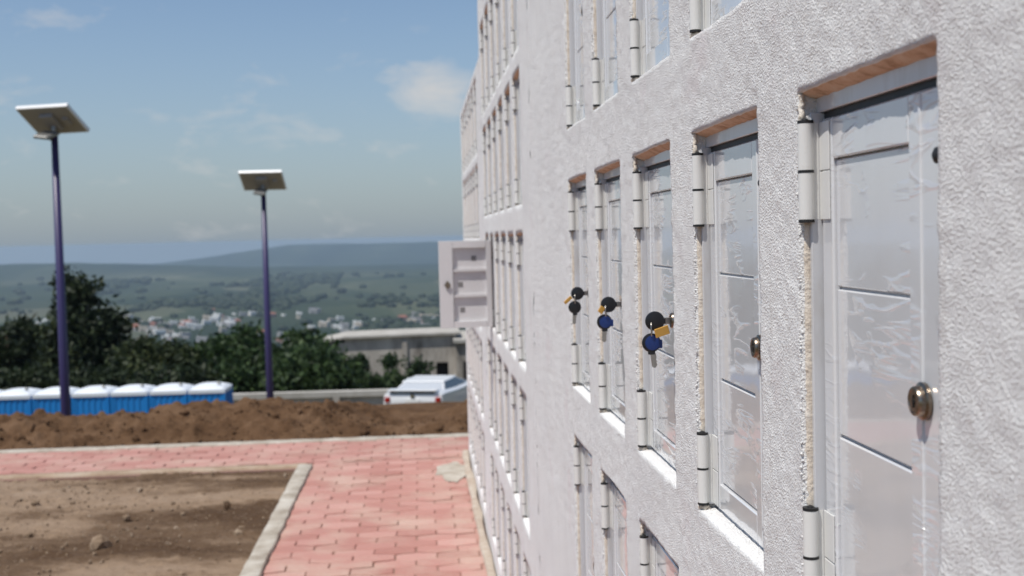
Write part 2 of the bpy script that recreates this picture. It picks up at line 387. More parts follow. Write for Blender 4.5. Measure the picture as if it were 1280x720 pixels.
def make_leaf():
    # local origin = hinge axis, outer face at x=.012
    b = MB(); x0, x1 = .012, .036; yl, yr = -.004, -.258; z0, z1 = .007, .4405
    pl, pr, pb, pt = -.030, -.192, .039, .405
    b.box(x0, x1, pl, yl, z0, z1, 0, .0016); b.box(x0, x1, yr, pr, z0, z1, 0, .0016)
    b.box(x0+.0002, x1-.0003, pr, pl, pt, z1-.0003, 0, .0014); b.box(x0+.0002, x1-.0003, pr, pl, z0+.0003, pb, 0, .0014)
    b.box(x0-.0012, x0+.004, -.2155, -.2115, z0+.002, z1-.002, 0, .0008)
    o = b.build('door', [M['leaf'], M['inner']])
    b2 = MB(); lv = [pb, .166, .294, pt]
    for a, c in zip(lv, lv[1:]): b2.box(x0+.0035, x0+.007, pr+.0004, pl-.0004, a+.0013, c-.0013, 0, .0012)
    b2.box(x0+.0072, x0+.0076, pr, pl, pb, pt, 1)
    for zz in (.166, .294): b2.box(x0+.0077, x1-.004, pr, pl, zz-.007, zz+.007, 1)
    pnl = b2.build('panel', [M['leaf'], M['inner']], o)
    # inner lining so the inside reads white
    b3 = MB()
    for a in ((pl, yl), (yr, pr)): b3.box(x1+.0002, x1+.0012, a[0]+.001, a[1]-.001, z0+.001, z1-.001, 0)
    for a in ((pt, z1), (z0, pb)): b3.box(x1+.0002, x1+.001, pr+.0012, pl-.0012, a[0]+.0005, a[1]-.001, 0)
    b3.build('lining', M['inner'], o)
    for lo, hi in ((.352,.439), (.009,.096)):
        h = MB(); mid = (lo+hi)/2; R = .0068
        for a, c in ((lo+.0015, mid-.0012), (mid+.0012, hi-.0015)):
            h.lathe([(0,R),(c-a,R)], (-.001,0,a), (0,0,1), 24, 0)
        for z in (lo, mid, hi): h.lathe([(-.0013,R*1.03),(.0013,R*1.03)], (-.001,0,z), (0,0,1), 22, 1)
        h.lathe([(0,R*.5),(.0022,R*.42),(.003,R*.2)], (-.001,0,hi), (0,0,1), 14, 1)
        h.box(.0106, .0118, -.0262, -.002, lo+.001, mid-.0006, 0, .0004); h.box(.0106, .0118, -.0262, -.002, mid+.0006, hi-.001, 0, .0004)
        h.box(.001, .0105, -.0016, .0010, lo+.001, hi-.001, 0, .0004)
        h.build('hinge', [M['hinge'], M['black']], o, 'auto')
    k = MB(); L0 = (x0-.001, -.219, .222)
    k.lathe([(0,.0135),(.0025,.0135),(.0032,.0125),(.0036,.0112),(.0070,.0108),(.0082,.0100),(.0084,.0086),(.0079,.0082),(.0079,.0)], L0, (-1,0,0), 28, 0)
    k.box(x0-.0097, x0-.0086, -.2196, -.2184, .2175, .2265, 1); k.lathe([(0,.0022),(.0007,.0022)], (x0-.0087,-.219,.222), (-1,0,0), 12, 1)
    k.lathe([(0,.008),(.006,.008),(.0065,.006)], (x1,-.219,.222), (1,0,0), 16, 0); k.prism([(-.235,.222),(-.219,.200),(-.203,.222),(-.219,.244)], 0, x1+.0067, x1+.0095)
    k.build('lock', [M['lock'], M['slot']], o, 'auto')
    return o
def make_bead():
    b = MB(); r = np.random.default_rng(3)
    def strand(x, y, za, zb, rad, n, m=0):
        pts = []; rr = []
        for i in range(n):
            t = i/(n-1); pts.append((x + r.normal(0,.0005), y + r.normal(0,.0005), za+(zb-za)*t)); rr.append(rad*r.uniform(.8,1.2))
        b.tube(pts, rr, 8, m)
    n = 60; vs = []; fs = []
    for i in range(n):
        z = .094 + .26*i/(n-1); e0 = .0042 + r.normal(0,.0005); e1 = .0128 + r.normal(0,.0003); d = r.normal(0,.0003)
        vs += [(e0, .002, z), (e0, -.0024+d, z), (e0+.0012, -.0034+d, z), (e1, -.0038+d*.5, z), (e1, .002, z)]
    for i in range(n-1):
        for k in range(4): fs.append((i*5+k, i*5+k+1, (i+1)*5+k+1, (i+1)*5+k))
    b.add(vs, fs, 0)
    for i in range(150):
        R_ = r.uniform(.0006,.0017); q = (r.normal(.0012,.0008), r.normal(.0007,.0006), r.uniform(.012,.455)); ax = r.normal(0,1,3)
        b.lathe([(-R_,.0001),(-R_*.6,R_*.8),(0,R_),(R_*.6,R_*.75),(R_,.0001)], q, ax, 7, 1)
    strand(.0035, -.002, .436, .464, .0026, 14)
    for i in range(16):
        q = r.normal(0, 1, 3)*(.0035,.0035,.0022) + (.0065,-.006,.004); R = r.uniform(.002,.0042)
        b.lathe([(-R,.0004),(-R*.7,R*.7),(0,R),(R*.7,R*.7),(R,.0004)], q, r.normal(0,1,3), 8, 0)
    return b.build('sealant_bead', [M['foam'], M['plaster']], None, True)
P_frame, P_leaf, P_bead = make_frame(), make_leaf(), make_bead()
protos = [P_frame, P_leaf, P_bead]

def niche_wall(name, label, y0, y1, z1, cols, sills, heights, sy, sz, seed, beads=True, opened=None):
    t = thing(name, label, 'niche wall', (WX, (y0+y1)/2, 0), 0, 'blocks of the white niche wall')
    inv = Matrix.Translation(-Vector(t.location))
    rows = [(s, s+h) for s, h in zip(sills, heights)]
    for o in (facade(t, y0, y1, -.1, z1, cols, rows, sy, sz, seed), shell(t, y0, y1, z1)): o.matrix_parent_inverse = inv
    R = random.Random(seed)
    for ri, (s, h) in enumerate(zip(sills, heights)):
        for ci, (a, b) in enumerate(cols):
            loc = Vector((WX, b, s)); sc = (1, 1, h/H)
            fr = P_frame.copy(); COL.objects.link(fr); fr.parent = t; fr.matrix_parent_inverse = inv; fr.location = loc; fr.scale = sc
            d = copy_tree(P_leaf, t); d.matrix_parent_inverse = inv; d.location = loc + Vector((.006, -.007, 0)); d.scale = sc
            d.rotation_euler = (0, 0, math.radians(R.uniform(-.5, .1)))
            if opened == (ci, ri):
                d.rotation_euler = (0, 0, math.radians(-88)); d['label'] = 'door swung wide open showing its inner side'
                sm = MB()
                for yy, zz in ((-.088,.352), (-.155,.222), (-.148,.095)):
                    sm.box(.0198, .0204, yy-.012, yy+.012, zz-.013, zz+.013, 0, .0001)
                sm.build('paper_sticker', M['smudge'], d)
                nb = MB(); X0, X1, A, B, C, D = .0465, .4, a+.004-b, -.004, .006, H-.006
                nb.add([(X0,A,C),(X0,B,C),(X0,B,D),(X0,A,D),(X1,A,C),(X1,B,C),(X1,B,D),(X1,A,D)], [(4,5,6,7),(0,1,5,4),(1,2,6,5),(2,3,7,6),(3,0,4,7)])
                q = nb.build('niche_lining', M['plaster'], t); q.matrix_parent_inverse = inv; q.location = loc
            if beads:
                q = P_bead.copy(); COL.objects.link(q); q.parent = t; q.matrix_parent_inverse = inv; q.location = loc; q.scale = sc
    return t
pitch1 = .412
cols1 = [(1.0445 + k*pitch1 - .2858, 1.0445 + k*pitch1) for k in range(-2, 5)]
sill1 = [EYE + s for s in (-1.496, -.921, -.346, .233, .808)]
fine = lambda a, lo, hi, f, c: f if lo < a < hi else c
niche_wall('niche_wall', 'nearest block of white rough plaster niche wall, keys hanging in its small doors', -.12, 3.60, EYE+1.46, cols1, sill1, [H]*5,
           lambda a: .0045 if .6 < a < 1.6 else (.008 if a < 2.8 and a > .5 else .03), lambda a: .005 if 1.05 < a < 2.15 else .022, 3)
cols2 = [(3.929 + k*.4045, 3.929 + k*.4045 + .2855) for k in range(6)]
niche_wall('niche_wall', 'middle block of white niche wall, with one door swung open', 3.60, 6.40, EYE+1.27, cols2,
           [EYE + s for s in (-1.58, -1.005, -.448, .101, .618)], [.449,.464,.452,.446,.455], lambda a: .02, lambda a: .02, 5, True, (4, 2))
cols3 = [(6.86 + k*.4045, 6.86 + k*.4045 + .2855) for k in range(6)]
niche_wall('niche_wall', 'farthest and lowest block of white niche wall, beside the end of the brick path', 6.40, 9.42, EYE+.95, cols3,
           [EYE + s for s in (-1.60, -1.06, -.535, -.015, .475)], [.44,.44,.43,.42,.42], lambda a: .03, lambda a: .03, 8)
for o in protos:
    for ch in list(o.children): bpy.data.objects.remove(ch)
    bpy.data.objects.remove(o)

# ------------------------------------------------------------------ keys hanging in three locks
def key_disc(b, c, r, th, m):
    # flat round plastic bow in the x-z plane with a rounded rim
    b.lathe([(-th,r*.82),(-th*.7,r*.96),(0,r),(th*.7,r*.96),(th,r*.82)], c, (0,1,0), 28, m)
def blade(b, c, d, length, w, m):
    # flat bitted blade from c along unit d in the x-z plane
    d = Vector(d).normalized(); s = Vector((-d.z, 0, d.x)); n = 9; prof = []
    for i in range(n+1):
        t = i/n; hw = w*(1 if i % 2 else .72) if 2 < i < n else w; hw = w*.35 if i == n else hw
        prof.append((t*length, hw))
    vs = []; 
    for y in (-.0011, .0011):
        for t, hw in prof: vs.append(Vector(c) + d*t + s*hw + Vector((0,y,0)))
        for t, hw in reversed(prof): vs.append(Vector(c) + d*t - s*w*(.4 if t >= length else .9) + Vector((0,y,0)))
    k = 2*(n+1); b.add(vs, [tuple(range(k))[::-1], tuple(range(k, 2*k))] + [(i, (i+1) % k, k+(i+1) % k, k+i) for i in range(k)], m)
def key_bunch(label, ylock, zlock, head, tagpos, tagrot, tagsize, k2, m1, m2, swing):
    lx = WX + .006 + .0015
    t = thing('key_bunch', label, 'keys', (lx, ylock, zlock), 0, 'keys left in the locks')
    hx = -.0215
    b = MB(); key_disc(b, (hx, 0, 0), .0137, .0024, 0); b.box(hx+.0105, hx+.0150, -.0020, .0020, -.0042, .0042, 0, .001)
    b.box(hx+.012, .001, -.0012, .0012, -.0046, .0046, 1, .0004)
    b.build('key', [m1, M['steel']], t, 'auto')
    # split ring through the hole of the bow
    rb = MB(); rc = Vector((hx-.0055, 0, -.0115)); pts = []
    for i in range(33):
        a = 2*math.pi*i/16; pts.append(rc + Vector((math.cos(a)*.0028*.6, math.cos(a)*.0068, math.sin(a)*.0105)) + Vector((i*.00004,0,0)))
    rb.tube(pts, .0006, 6, 0); rb.build('ring', M['steel'], t, True)
    b = MB(); kx, kz = k2; d = Vector((swing, 0, -1)).normalized(); c = Vector((kx, 0, kz))
    key_disc(b, c, .0134, .0024, 2 if m2 is M['keyblue'] else 0); b.box(kx-.0050, kx+.0050, -.0021, .0021, kz-.0165, kz-.011, 2 if m2 is M['keyblue'] else 0, .001)
    if m2 is M['keyblue']: b.lathe([(-.0029,.0088),(-.0026,.0104),(.0026,.0104),(.0029,.0088)], c + Vector((.0012,0,0)), (0,1,0), 24, 0)
    if m2 is M['keyblue']: b.box(kx+.003, kx+.0152, -.0021, .0021, kz-.008, kz+.004, 0, .0008)
    blade(b, c + d*.0155, d, .0195, .0040, 1)
    b.build('key', [m2, M['steel'], M['keyblack']], t, 'auto')
    b = MB(); w, h = tagsize; b.box(-w/2, w/2, -.0008, .0008, -h/2, h/2, 0, .0006)
    q = b.build('tag', M['tagorange'], t, False, (tagpos[0], -.0042, tagpos[1])); q.rotation_euler = (0, tagrot, math.radians(18))
zl = sill1[2] + .222
key_bunch('black key in the lock with a blue key and broad orange tag below', 1.642, zl, 0, (-.0125,-.0145), math.radians(-14), (.0225,.0125), (-.0268,-.0300), M['keyblack'], M['keyblue'], .12)
key_bunch('black key and blue key with a tiny gold tag, middle of three bunches', 2.054, zl, 0, (-.0345,-.0085), math.radians(35), (.010,.012), (-.0290,-.0300), M['keyblack'], M['keyblue'], -.03)
key_bunch('two plain black keys with a slanted orange tag, farthest of three bunches', 2.466, zl, 0, (-.042,-.013), math.radians(-38), (.020,.0075), (-.0275,-.0285), M['keyblack'], M['keyblack'], -.06)

# ------------------------------------------------------------------ ground: paths, kerb, soil plot, mound
def pavers(name, x0, x1, y0, y1, seed, rot=False):
    R = random.Random(seed); w, sd, pk = .1125, .052, .024; V = []; F = []; T = []; pit = 2*sd + pk
    for j in range(-1, int((y1-y0)/pit)+2):
        for i in range(-1, int((x1-x0)/(2*w))+2):
            cx = x0 + i*2*w + (w if j % 2 else 0); cy = y0 + j*pit
            if cx + w < x0 + .02 or cx - w > x1 - .02 or cy + sd < y0 + .01 or cy - sd > y1 - .01: continue
            base = [(-w,-sd),(0,-sd-pk),(w,-sd),(w,sd),(0,sd+pk),(-w,sd)]
            jit = [(R.gauss(0,.0018), R.gauss(0,.0018)) for _ in base]; dz = R.gauss(0,.0022); tx, ty = R.gauss(0,.012), R.gauss(0,.012)
            o = len(V); tn = min(1, max(0, R.gauss(.5,.24)))
            for ins, z in ((.0028,-.05),(.0028,-.005),(.0075,0)):
                for (px, py), (jx, jy) in zip(base, jit):
                    X = min(x1, max(x0, cx + px*(1-ins/w) + jx)); Yy = min(y1, max(y0, cy + py*(1-ins/sd) + jy))
                    V.append((X, Yy, z + dz + px*tx + py*ty)); T.append(tn)
            for l in (0, 6):
                for k in range(6): F.append((o+l+k, o+l+(k+1) % 6, o+l+6+(k+1) % 6, o+l+6+k))
            F.append(tuple(o+12+k for k in range(6)))
    o = npmesh(name, V, F, M['paver'], None, False, None, T); return tag(o, kind='structure')
PX0 = -.855
pavers('brick_path', PX0, .318, .1, 9.16, 4)
pavers('cross_path', -11, 3.2, 9.185, 10.13, 5)
b = MB(); b.box(-11.2, 3.3, 9.0, 10.2, -.12, -.009); b.box(PX0-.004, WX-.004, -1.5, 8.998, -.12, -.0095); tag(b.build('path_bed', M['sand']), kind='structure')
def strip(name, pts, w0, w1, z, mt, seed, step=.06, amp=.005):
    # irregular poured concrete strip along pts, from -w0 to +w1 across
    P = [Vector(p) for p in pts]; V = []; F = []
    L = (P[1]-P[0]).length; n = max(2, int(L/step)); d = (P[1]-P[0]).normalized(); s = Vector((d.y, -d.x, 0))
    for i in range(n+1):
        c = P[0] + d*L*i/n
        e0 = -w0 + amp*float(vnoise(i*.5, seed, 0)); e1 = w1 + amp*float(vnoise(i*.5, seed+5, 0))
        for j, (q, zz) in enumerate(((e0,-.05),(e0,z-.006),(e0+.008,z),((e0+e1)/2,z),(e1-.008,z),(e1,z-.006),(e1,-.05))):
            v = c + s*q; V.append((v.x, v.y, zz + (.003*float(vnoise(i*.7, j*.9, seed)) if 0 < j < 6 else 0)))
    for i in range(n):
        for j in range(6): F.append((i*7+j, (i+1)*7+j, (i+1)*7+j+1, i*7+j+1))
    return tag(npmesh(name, V, F, mt, None, True), kind='structure')
strip('kerb', [(-.905,-1,0),(-.905,9.03,0)], .055, .049, .022, M['kerb'], 2)
strip('path_edging', [(-11,9.10,0),(PX0-.05,9.10,0)], .06, .07, .006, M['sandedge'], 7, .06, .02)
strip('path_edging', [(-11,10.19,0),(3.2,10.19,0)], .055, .06, .012, M['kerb'], 9)
strip('wall_footing', [(WX-.02,-.5,0),(WX-.02,9.4,0)], .035, .012, .018, M['mortar'], 12, .12, .008)
# grey cement patch smeared beside the wall
n = 26; V = [(.215,8.62,.010)]; 
for i in range(n):
    a = 2*math.pi*i/n; r = 1 + .28*float(vnoise(i*.8, 3.3, 1)); V.append((.19 + .115*r*math.cos(a), 8.62 + .36*r*math.sin(a), .004))
tag(npmesh('cement_patch', V, [(0, i+1, (i+1) % n + 1) for i in range(n)], M['kerb']), kind='structure')

# soil plot
xs = np.concatenate([np.linspace(-11,-3.6,60)[:-1], np.linspace(-3.6,-.952,130)]); yy = np.concatenate([np.linspace(-3,4.4,40)[:-1], np.linspace(4.4,9.04,240)])
X, Y = np.meshgrid(xs, yy, indexing='ij')
Z = fbm(X*1.1, Y*1.6, 1.2, 4)*.030 + fbm(X*9, Y*9, 4, 3)*.012 + np.maximum(0, fbm(X*22, Y*22, 8, 2)-.15)*.03 - .012
Z = np.where(X > -.99, np.minimum(Z, .008), Z)
tag(npmesh('soil_plot', np.stack([X.ravel(), Y.ravel(), Z.ravel()], 1), grid_faces(len(xs), len(yy)), M['soil']), kind='structure')
# loose crumbs of soil and gravel
def crumbs(name, pts, mt, seed):
    R = np.random.default_rng(seed); V = []; F = []
    ico = [(0,0,1),(.89,0,.45),(.28,.85,.45),(-.72,.53,.45),(-.72,-.53,.45),(.28,-.85,.45),(.72,.53,-.45),(-.28,.85,-.45),(-.89,0,-.45),(-.28,-.85,-.45),(.72,-.53,-.45),(0,0,-1)]
    fi = [(0,1,2),(0,2,3),(0,3,4),(0,4,5),(0,5,1),(1,6,2),(2,7,3),(3,8,4),(4,9,5),(5,10,1),(6,7,2),(7,8,3),(8,9,4),(9,10,5),(10,6,1),(11,7,6),(11,8,7),(11,9,8),(11,10,9),(11,6,10)]
    ico = np.array(ico)
    for (x, y, z, r) in pts:
        o = len(V); q = ico*(r*R.uniform(.7,1.3,3))*(1+R.normal(0,.16,(12,1))) + (x, y, z); V += q.tolist(); F += [tuple(o+i for i in f) for f in fi]
    return npmesh(name, V, F, mt, None, False)
R = np.random.default_rng(11); pts = []
for _ in range(2600):
    x, y = R.uniform(-4.2,-1.0), R.uniform(4.6,9.0)
    if vnoise(x*1.4, y*1.9, 2.2) < .05 and R.random() < .75: continue
    r = R.pareto(2.6)*.005 + .004; r = min(r, .028); pts.append((x, y, float(fbm(x*1.1, y*1.6, 1.2, 4))*.03 - .010 + r*.2, r))
M['crumb'] = soil('crumb_soil', [(.3,(.12,.08,.05)),(.55,(.26,.19,.13)),(.75,(.45,.38,.30))], 6.0, .01)
tag(crumbs('loose_gravel', pts, M['crumb'], 3), kind='stuff')
for x, y, r, lb in ((-1.84,6.85,.055,'largest pale stone lying on the bare soil plot'), (-1.86,7.52,.03,'small pale stone on the soil, nearest the brick cross path'), (-1.28,7.75,.032,'dark clod on the soil beside the kerb'), (-1.32,5.72,.036,'dark clod on the soil low beside the kerb')):
    o = crumbs('stone', [(0,0,0,r)], M['crumb'] if 'dark' not in lb else M['soil'], int(r*1000)); o.location = (x, y, r*.35); tag(o, lb, 'stone')

# dirt mound beyond the cross path
xs = np.linspace(-12, 3.4, 520); yy = np.linspace(10.22, 12.4, 110)
X, Y = np.meshgrid(xs, yy, indexing='ij')
hr = np.interp(xs, [-12,-6,-4.2,-3.06,-2.7,-2.0,-1.36,-.62,-.2,.2,.45,1.2,3.4], [.2,.22,.15,.115,.14,.185,.225,.115,.0,.03,.20,.24,.2])[:,None]
hr = hr*1.07 + .03*fbm(xs*2.3, 0, 4, 3)[:,None]
prof = sst(10.22, 10.86, Y + .10*fbm(X*1.5, Y*1.5, 6, 3)) * (1 - sst(11.0, 12.3, Y))
Z = hr*prof + (fbm(X*4.5, Y*4.5, 2, 4)*.075 + np.maximum(0, fbm(X*12, Y*12, 5, 3))*.10)*sst(.03, .3, prof) - .02
# low fan of paler spoil at the right foot
Z *= 1 - .55*np.exp(-((X+.05)/.42)**4)
Z += .05*np.exp(-((X-.02)/.34)**2 - ((Y-10.52)/.2)**2)
tag(npmesh('dirt_mound', np.stack([X.ravel(), Y.ravel(), Z.ravel()], 1), grid_faces(len(xs), len(yy)), M['mound']), kind='structure')
pts = []
for _ in range(1100):
    x, y = R.uniform(-4.5,1.0), R.uniform(10.26,10.95); r = min(.04, R.pareto(2.5)*.007+.006); i = int((x+12)/15.4*519); j = int((y-10.22)/2.18*109)
    pts.append((x, y, Z[i, j]+r*.3, r))
tag(crumbs('soil_clods', pts, M['mound'], 8), kind='stuff')

# terrain sheet to the horizon
def terrain(x, y):
    x = np.asarray(x, float); y = np.asarray(y, float)
    u = x/np.maximum(np.abs(y), 40)
    z = np.interp(y, [-400,11.2,13,18,46,49,62,120,400,900,1500,3400,4300,5200,7000,14500], [-1.85,-1.85,-2.2,-6.7,-6.9,-7.4,-11.6,-13.5,-62,-112,-136,-141,-138,-150,-190,-260])
    lift = 1.75*sst(-3.2,-.6, x)*sst(15,20, y)*(1-sst(36,42, y)); z = z + lift
    far = sst(300, 1500, y)
    z = z + far*fbm(x*.0016, y*.0016, 3, 4)*14*sst(900,2500,y) + fbm(x*.02, y*.02, 1, 3)*1.2*sst(60,200,y)
    crest1 = np.interp(u, [-1.5,-.6,-.36,-.2769,-.2128,-.15,-.05,.2,1.5], [-40,-60,-66,-72,-90,-108,-122,-130,-130]) + 6*fbm(u*22, 1.1, 2, 4)
    z = z + (crest1+150)*np.exp(-((y-6100)/950)**2)
    crest2 = np.interp(u, [-1.5,-.3,-.21,-.16,-.109,-.05,.0128,.2,1.5], [-190,-185,-160,-92,-34,-38,-40,-55,-90]) + 9*fbm(u*18, 4.1, 7, 4)
    z = z + (crest2+215)*np.exp(-((y-10000)/1300)**2)
    return z + EYE
yv = np.concatenate([np.linspace(-400,5,12), np.linspace(11.2,70,50), np.geomspace(72,14500,190)]); uu = np.linspace(-1.6,1.6,280)
Yg, U = np.meshgrid(yv, uu, indexing='ij'); Xg = U*(np.abs(Yg)+45)
Zg = terrain(Xg, Yg)
tag(npmesh('terrain', np.stack([Xg.ravel(), Yg.ravel(), Zg.ravel()], 1), grid_faces(len(yv), len(uu))[:, ::-1], M['valley']), kind='structure')
def gz(x, y): return float(terrain(x, y))

# ------------------------------------------------------------------ trees
def tree(label, x, y, top, lobes, leafmat, leaf, count, seed, name='tree', cat='tree', trunk_r=.16, group='trees below the building terrace'):
    R = np.random.default_rng(seed); zb = gz(x, y); t = thing(name, label, cat, (x, y, zb), 0, group)
    h = top - zb
    tb = MB(); pts = [(0,0,-.3)]; n = 6
    for i in range(1, n+1): pts.append((R.normal(0,.05)*h*.1, R.normal(0,.05)*h*.1, h*.82*i/n))
    tb.tube(pts, [trunk_r*(1.25 - i/n) for i in range(n+1)], 9)
    for (lx, ly, lz, rr, rz) in lobes:
        s = pts[min(n-1, max(1, int(lz/h*n*.75)))]
        mid = ((s[0]+lx)/2 + R.normal(0,.1), (s[1]+ly)/2, (s[2]+lz)/2 - .15*rr); tb.tube([s, mid, (lx, ly, lz+rz*.3)], [trunk_r*.42, trunk_r*.3, trunk_r*.1], 6)
    tb.build('trunk', M['bark'], t, True)
    tot = sum(l[3]**2*l[4] for l in lobes); V = []; T = []
    for (lx, ly, lz, rr, rz) in lobes:
        k = int(count*rr*rr*rz/tot) + 60
        nc = max(5, int(k/28)); d = R.normal(0,1,(nc,3)); d /= np.linalg.norm(d,axis=1)[:,None]; rad = R.random(nc)**.38
        cl = d*rad[:,None]*(rr, rr, rz) + (lx, ly, lz); ct = R.normal(0,.22,nc)
        ci = R.integers(0, nc, k); sg = rr*.20 + .05
        P = cl[ci] + R.normal(0,1,(k,3))*sg*(1,1,.8)
        a = R.normal(0,1,(k,3)); a /= np.linalg.norm(a,axis=1)[:,None]; b_ = np.cross(a, R.normal(0,1,(k,3))); b_ /= np.linalg.norm(b_,axis=1)[:,None]
        s = leaf*R.uniform(.6,1.4,(k,1))
        V.append(np.stack([P-a*s, P+b_*s*.45, P+a*s, P-b_*s*.45], 1).reshape(-1,3)); T.append(np.repeat(np.clip(.48+ct[ci]+R.normal(0,.14,k),0,1), 4))
    V = np.concatenate(V); F = np.arange(len(V)).reshape(-1,4)
    npmesh('crown', V, F, leafmat, t, False, None, np.concatenate(T)); return t
def lob(seed, n, w, z0, z1, r0, r1, top_taper=.6):
    R = np.random.default_rng(seed); L = []
    for i in range(n):
        f = i/(n-1) if n > 1 else .5; z = z0+(z1-z0)*f; ww = w*(1-top_taper*f**1.5); an = R.uniform(0,6.28); q = math.sqrt(R.random())
        r = r0+(r1-r0)*f; L.append((ww*q*math.cos(an), ww*q*math.sin(an), z, r*R.uniform(.85,1.2), r*R.uniform(.7,1.0)))
    return L
def at(px, d): return (px-525.5)/1500*d
def tz(py, d, px=300): return EYE + (296.6 + .024*(525-px) - py)/1500*d
# tall dark tree at the left: irregular stacked crown
d = 56; x = at(112, d); zb = gz(x, d); h = tz(338, d, 112) - zb
K = lambda px, py, r, rz: (at(px, d)-x, random.uniform(-1,1), tz(py, d, 112)-zb, r, rz)
tree('tall dark tree with an irregular stacked crown at the left behind the toilets', x, d, tz(336,d,112),
     [K(104,362,.95,.85), K(118,368,.7,.6), K(96,352,.8,.6), K(125,405,1.35,1.1), K(145,412,.95,.95), K(100,410,1.2,1.0), K(128,432,1.3,.9), K(95,445,1.3,1.1), K(112,470,1.6,1.2), K(145,462,1.0,.9)], M['dark_leaf'], .16, 9500, 5, trunk_r=.22)
d = 60; x = at(30, d)
tree('broad dark tree at the far left edge of the view', x, d, tz(398,d,40), lob(21, 10, 2.4, 3.2, tz(410,d,40)-gz(x,d), 1.7, 1.0), M['dark_leaf'], .18, 11000, 6, trunk_r=.24)
d = 66; x = at(-70, d)
tree('round green tree left of the toilets row end', x, d, tz(352,d,-60), lob(22, 10, 3.4, 3.4, tz(366,d,-60)-gz(x,d), 2.1, 1.2), M['olive_leaf'], .2, 10000, 7, trunk_r=.24)
d = 52; x = at(206, d)
tree('olive brown rounded tree between the tall dark tree and the lamp pole', x, d, tz(425,d,206), lob(23, 9, 1.5, 2.3, tz(437,d,206)-gz(x,d), 1.25, .75), M['olive_leaf'], .14, 9000, 8, trunk_r=.13)
d = 54; x = at(172, d)
tree('small olive tree leaning against the tall dark tree', x, d, tz(426,d,172), lob(24, 7, 1.0, 2.0, tz(434,d,172)-gz(x,d), 1.0, .6), M['olive_leaf'], .14, 6000, 9, trunk_r=.11)
for i, (px, top, dd, w, lb) in enumerate(((282,425,53,1.9,'dense green tree just left of the violet lamp pole'), (318,412,55,2.0,'tallest green tree of the middle clump, behind the violet lamp pole'), (362,420,54,1.5,'dense green tree just right of the violet lamp pole'), (392,456,51,.8,'low green tree beside the left end of the grey building'))):
    x = at(px, dd); tree(lb, x, dd, tz(top,dd,px), lob(30+i, 10, w, 2.2, tz(top+12,dd,px)-gz(x,dd), 1.5, .85, .5), M['green_leaf'], .15, 11000, 12+i, trunk_r=.16)
for i, (px, top, dd, w, lb) in enumerate(((438,446,60,.7,'slim shrub by the left end of the grey building'), (488,446,62,1.0,'bushy shrub in the middle of the grey building front'), (520,452,61,.75,'low shrub beside the dark doorway of the grey building'), (466,464,58,.7,'lowest shrub behind the concrete wall'))):
    x = at(px, dd); tree(lb, x, dd, tz(top,dd,px), lob(40+i, 6, w, 1.6, tz(top+10,dd,px)-gz(x,dd), .85, .5, .3), M['green_leaf'], .13, 5000, 22+i, 'shrub', 'shrub', .06, 'shrubs before the grey building')
for i, (px, dd, lb) in enumerate(((240,50,'low bush behind the right end of the toilets'), (150,50,'low bush behind the middle of the toilets row'), (60,51,'low bush behind the left toilets'))):
    x = at(px, dd); tree(lb, x, dd, tz(462,dd,px), lob(50+i, 8, 2.2, 1.2, tz(470,dd,px)-gz(x,dd), 1.2, .8, .2), M['dark_leaf'], .15, 7000, 32+i, 'shrub', 'shrub', .08, 'bushes behind the toilets')

# ------------------------------------------------------------------ solar street lamps
def street_lamp(label, x, y, zhead, rz):
    zb = gz(x, y); t = thing('street_lamp', label, 'street lamp', (x, y, zb), rz, 'solar street lamps'); h = zhead - zb
    b = MB(); b.tube([(0,0,0),(0,0,h*.5),(0,0,h)], [.105,.085,.06], 14); b.build('pole', M['pole'], t, True)
    b = MB(); b.box(-.2,.2,-.2,.2,0,.03,0,.004)
    for sx in (-1,1):
        for sy in (-1,1): b.lathe([(0,.02),(.05,.02)], (sx*.14, sy*.14, .03), (0,0,1), 8)
    b.build('base_plate', M['greymetal'], t)
    # panel faces away from us (+y), raised edge towards us
    b = MB(); W, D_ = .525, .37
    b.box(-W, W, -D_, D_, -.045, .025, 0, .004); fr_ = b.build('solar_panel', M['panelframe'], t)
    fr_.location = (.0, -.02, h+.30); fr_.rotation_euler = (math.radians(-33), 0, math.radians(-4))
    b = MB(); b.box(-W+.03, W-.03, -D_+.03, D_-.03, .0252, .029); b.build('solar_cells', M['cells'], fr_)
    b = MB(); b.box(-W+.025, W-.025, -D_+.025, D_-.025, -.049, -.0452); b.box(-.13,.13,-.2,.2,-.12,-.0492,0,.006); b.box(.26,.36,-.08,.1,-.09,-.0492,0,.004); b.build('panel_back', M['panelback'], fr_)
    b = MB(); b.tube([(0,0,h-.05),(0,0,h+.28)], .04, 10); b.tube([(0,0,h-.1),(-.14,-.14,h-.0)], .025, 8); b.build('bracket', M['greymetal'], t, True)
    b = MB(); b.box(-.17,.11,-.30,.10,-.03,.03,0,.012); lh = b.build('lamp_head', M['greymetal'], t, False, (-.02,-.06,h+.03)); lh.rotation_euler = (math.radians(18), math.radians(8), 0)
    b = MB(); b.box(-.13,.07,-.27,.02,-.036,-.0305); b.build('lamp_lens', M['lampglass'], lh)
    return t
street_lamp('solar street lamp on a violet pole, standing in front of the green trees', -.1275*30, 30, EYE + 1.2, 0)
street_lamp('solar street lamp at the left edge, its panel high in the sky', -6.44, 22, EYE + 1.96, math.radians(-16))

